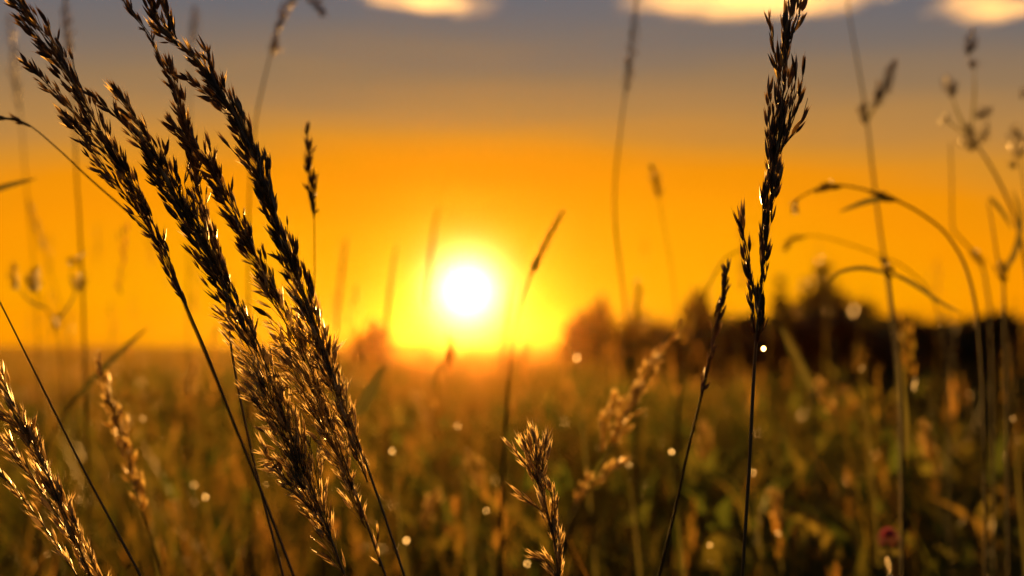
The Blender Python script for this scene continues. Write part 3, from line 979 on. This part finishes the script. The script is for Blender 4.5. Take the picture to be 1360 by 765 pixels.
# more straw-coloured heads in the meadow behind, one by one
ext = [(250, 520, 2.1, 'small orange blurred sprig behind the left clump under the horizon'), (575, 560, 2.4, 'tiny blurred sprig in the orange glow below the sun'),
       (1110, 545, 1.9, 'broad blurred orange seed head in the dark meadow at right'), (935, 600, 2.2, 'blurred seed head right of the thin bare spike low down'),
       (1240, 600, 2.0, 'blurred straw head in the meadow at lower right'), (640, 640, 1.8, 'blurred straw head left of the short golden head'),
       (1040, 690, 1.7, 'blurred straw head right of the dark stem at the bottom'), (560, 690, 1.8, 'blurred straw head right of the stems of the left clump')]
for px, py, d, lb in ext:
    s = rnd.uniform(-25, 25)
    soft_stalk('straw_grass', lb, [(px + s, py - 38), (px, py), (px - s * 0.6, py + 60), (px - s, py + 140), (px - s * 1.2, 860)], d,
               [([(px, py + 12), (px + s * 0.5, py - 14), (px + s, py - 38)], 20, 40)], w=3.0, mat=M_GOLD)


# ------------------------------------------------------------------ the clover flower
def flower():
    c = P(1180, 716, 1.45)
    base = Vector((c.x + 0.03, c.y + 0.02, 0))
    root = thing('clover_flower', base, 'small dull red flower head in the grass at the lower right', 'flower')
    m = MB()
    m.tube(spline([c - Vector((0, 0, 0.012)), Vector((c.x + 0.015, c.y + 0.01, c.z * 0.5)), base], 5), [0.0011] * 11, 5)
    link('stem', m.mesh('stem', M_STEM, base), root)
    me = MB()
    T = []
    for i in range(60):
        z = 1 - 1.75 * (i + 0.5) / 60
        a = i * 2.39996
        rr_ = math.sqrt(max(0, 1 - z * z))
        dr = Vector((rr_ * math.cos(a), rr_ * math.sin(a), z + 0.35)).normalized()
        p = c + Vector((dr.x, dr.y, dr.z)) * 0.005
        q = dr.to_track_quat('Z', 'Y').to_matrix().to_4x4()
        w, L = 0.0016, 0.0075
        me.add([(-w, 0, 0), (w, 0, 0), (w * 1.5, 0.0006, L * 0.7), (0, 0, L), (-w * 1.5, 0.0006, L * 0.7)], [(0, 1, 2, 3, 4)], Matrix.Translation(p) @ q)
        T += [rnd.random()] * 5
    ms = me.mesh('petals', M_PETAL, base, False)
    a_ = ms.attributes.new('tint', 'FLOAT', 'POINT')
    a_.data.foreach_set('value', np.array(T, np.float32))
    link('petals', ms, root)
    lf = MB()
    for k in range(3):
        a = k * 2.1 + 0.3
        e = c + Vector((math.cos(a) * 0.016, math.sin(a) * 0.016, -0.016))
        leaf_blade(lf, spline([c - Vector((0, 0, 0.014)), (c + e) / 2 - Vector((0, 0, 0.006)), e], 4), 0.004)
    link('leaf', lf.mesh('leaf', M_LEAF, base), root)


flower()


# ------------------------------------------------------------------ dew
DEW = [(1014, 463, 0.80, 0.0019, 'clear dew drop hanging at the foot of the dark upright panicle'),
       (892, 600, 1.5, 0.0022, 'glinting dew drop close left of the thin bare spike'), (1345, 556, 1.6, 0.0024, 'glinting dew drop near the right edge below the horizon'),
       (540, 718, 1.6, 0.0024, 'glinting dew drop right of the left clump at the bottom'), (646, 678, 1.6, 0.0020, 'glinting dew drop left of the short golden head'),
       (945, 746, 1.5, 0.0021, 'lower of two glinting dew drops near the bottom right of centre'), (943, 724, 1.5, 0.0018, 'upper of two glinting dew drops near the bottom right of centre'),
       (521, 599, 1.7, 0.0020, 'small dew glint right of the left clump at mid height'), (608, 565, 1.8, 0.0020, 'dew glint in the orange glow below the sun'),
       (190, 556, 1.6, 0.0020, 'dew glint beside the orange lit seed head at left'), (1145, 490, 1.8, 0.0020, 'dew glint under the tallest bush at right'),
       (766, 475, 1.9, 0.0020, 'dew glint on the horizon right of the sun glow'), (273, 660, 1.7, 0.0018, 'dew glint left of the clump stems low down'),
       (835, 618, 1.7, 0.0018, 'dew glint right of the short golden head'), (1000, 628, 1.7, 0.0017, 'dew glint beside the dark stem below the horizon'), (1033, 708, 1.7, 0.0020, 'golden dew glint right of the dark stem near the bottom')]
for px, py, d, s, lb in DEW:
    o = link('dew_drop', DROP, None, P(px, py, d))
    k = rnd.uniform(0.25, 0.62) if d > 1 else 0.8
    o.scale = (s * k, s * k, s * k * 1.1)
    tag(o, lb, 'dew drop', 'dew drops glinting in the grass', 'thing')
    if d > 1:
        # the blade that carries it
        c = P(px, py, d)
        b = MB()
        leaf_blade(b, spline([Vector((c.x + 0.06, c.y + 0.03, 0)), Vector((c.x + 0.03, c.y + 0.02, c.z * 0.6)), c - Vector((0, 0, s))], 6), 0.003)
        bo = link('grass_leaf', b.mesh('grass_leaf', M_LEAF))
        tag(bo, 'grass blade under the ' + lb.replace(' in the orange glow', '').replace('glinting ', ''), 'grass', 'blades carrying dew drops', 'thing')


# ------------------------------------------------------------------ clouds
M_CLOUD = bpy.data.materials.new('cloud_vapour')
M_CLOUD.use_nodes = True
_t = M_CLOUD.node_tree
_t.nodes.clear()
_o = _t.nodes.new('ShaderNodeOutputMaterial')
_v = _t.nodes.new('ShaderNodeVolumePrincipled')
_v.inputs['Color'].default_value = (0.99, 0.99, 0.99, 1)
_v.inputs['Anisotropy'].default_value = 0.5
# thin out towards the rim, with wisps
_c = _t.nodes.new('ShaderNodeTexCoord')
_m = _t.nodes.new('ShaderNodeMapping')
_m.inputs['Location'].default_value = (-1, -1, -1)
_m.inputs['Scale'].default_value = (2, 2, 2)
_t.links.new(_c.outputs['Generated'], _m.inputs['Vector'])
_l = _t.nodes.new('ShaderNodeVectorMath')
_l.operation = 'LENGTH'
_t.links.new(_m.outputs[0], _l.inputs[0])
_nz = _t.nodes.new('ShaderNodeTexNoise')
_nz.inputs['Scale'].default_value = 2.4
_nz.inputs['Detail'].default_value = 4
_nz.inputs['Distortion'].default_value = 0.6
_m2 = _t.nodes.new('ShaderNodeMapping')
_m2.inputs['Scale'].default_value = (1.0, 0.7, 1.5)
_oi = _t.nodes.new('ShaderNodeObjectInfo')
_t.links.new(_oi.outputs['Location'], _m2.inputs['Location'])
_t.links.new(_m.outputs[0], _m2.inputs['Vector'])
_t.links.new(_m2.outputs[0], _nz.inputs['Vector'])
_a = _t.nodes.new('ShaderNodeMath')
_a.operation = 'MULTIPLY_ADD'
_a.inputs[1].default_value = 2.2
_t.links.new(_nz.outputs['Fac'], _a.inputs[0])
_t.links.new(_l.outputs['Value'], _a.inputs[2])
_r = _t.nodes.new('ShaderNodeMapRange')
_r.interpolation_type = 'SMOOTHSTEP'
_r.inputs['From Min'].default_value = 1.1
_r.inputs['From Max'].default_value = 2.0
_r.inputs['To Min'].default_value = 0.0046
_r.inputs['To Max'].default_value = 0.0
_t.links.new(_a.outputs[0], _r.inputs['Value'])
_t.links.new(_r.outputs[0], _v.inputs['Density'])
_t.links.new(_v.outputs[0], _o.inputs['Volume'])


def cloud(label, puffs, d, seed):
    """puffs: (px, py, half width px, half height px); joined lumps of one cloud"""
    r = random.Random(seed)
    c0 = P(puffs[0][0], puffs[0][1], d)
    import bmesh
    bm = bmesh.new()
    for px, py, hw, hh_ in puffs:
        c = P(px, py, d) - c0
        hw, hh_ = hw * 1.25, hh_ * 0.92
        res = bmesh.ops.create_icosphere(bm, subdivisions=3, radius=1.0)
        ph = [r.uniform(0, 6) for _ in range(6)]
        for v in res['verts']:
            p = v.co
            k = 1 + 0.12 * math.sin(4 * p.x + ph[0]) * math.cos(3 * p.y + ph[1]) + 0.10 * math.sin(7 * p.x + ph[2] + 5 * p.z) + 0.06 * math.sin(11 * p.z + ph[3] + 9 * p.y)
            v.co = Vector((p.x * hw, p.y * (hw * 0.5 + hh_), p.z * hh_)) * (k * d / FPX) + c
    me = bpy.data.meshes.new('cloud')
    bm.to_mesh(me)
    bm.free()
    me.materials.append(M_CLOUD)
    o = link('cloud', me, None, c0)
    rm = o.modifiers.new('join', 'REMESH')
    rm.mode = 'VOXEL'
    rm.voxel_size = 5.0 * d / FPX * 0.6
    tag(o, label, 'cloud', 'sunlit clouds')
    return o


cloud('small bright cloud at the top edge left of centre', [(570, -2, 75, 11), (630, 11, 30, 15), (600, 3, 50, 12), (535, -12, 60, 10)], 4000, 1)
cloud('long bright cloud streak along the top edge left of the upright panicle', [(1010, -4, 140, 16), (900, 13, 90, 10), (960, 5, 110, 15), (1110, -20, 100, 16), (860, 18, 70, 5)], 4200, 2)
cloud('bright cloud at the top right corner', [(1288, 16, 50, 18), (1340, 10, 70, 10), (1280, -6, 45, 12), (1290, 12, 30, 24), (1255, 22, 40, 7)], 4100, 3)

# ------------------------------------------------------------------ haze
M_HAZE = bpy.data.materials.new('evening_haze')
M_HAZE.use_nodes = True
_t = M_HAZE.node_tree
_t.nodes.clear()
_o = _t.nodes.new('ShaderNodeOutputMaterial')
_v = _t.nodes.new('ShaderNodeVolumePrincipled')
_v.inputs['Color'].default_value = (0.97, 0.50, 0.14, 1)
_v.inputs['Density'].default_value = HAZE_DENSITY
_v.inputs['Anisotropy'].default_value = 0.95
_t.links.new(_v.outputs[0], _o.inputs['Volume'])
hz = MB()
hx, z0, z1 = 96.0, -1.05, 2.4
hz.add([(-hx, -hx, z0), (hx, -hx, z0), (hx, hx, z0), (-hx, hx, z0), (-hx, -hx, z1), (hx, -hx, z1), (hx, hx, z1), (-hx, hx, z1)],
       [(0, 3, 2, 1), (4, 5, 6, 7), (0, 1, 5, 4), (1, 2, 6, 5), (2, 3, 7, 6), (3, 0, 4, 7)])
ho = link('haze', hz.mesh('haze', M_HAZE, smooth=False))
tag(ho, 'thin evening haze glowing orange under the sun', 'haze', kind='stuff')
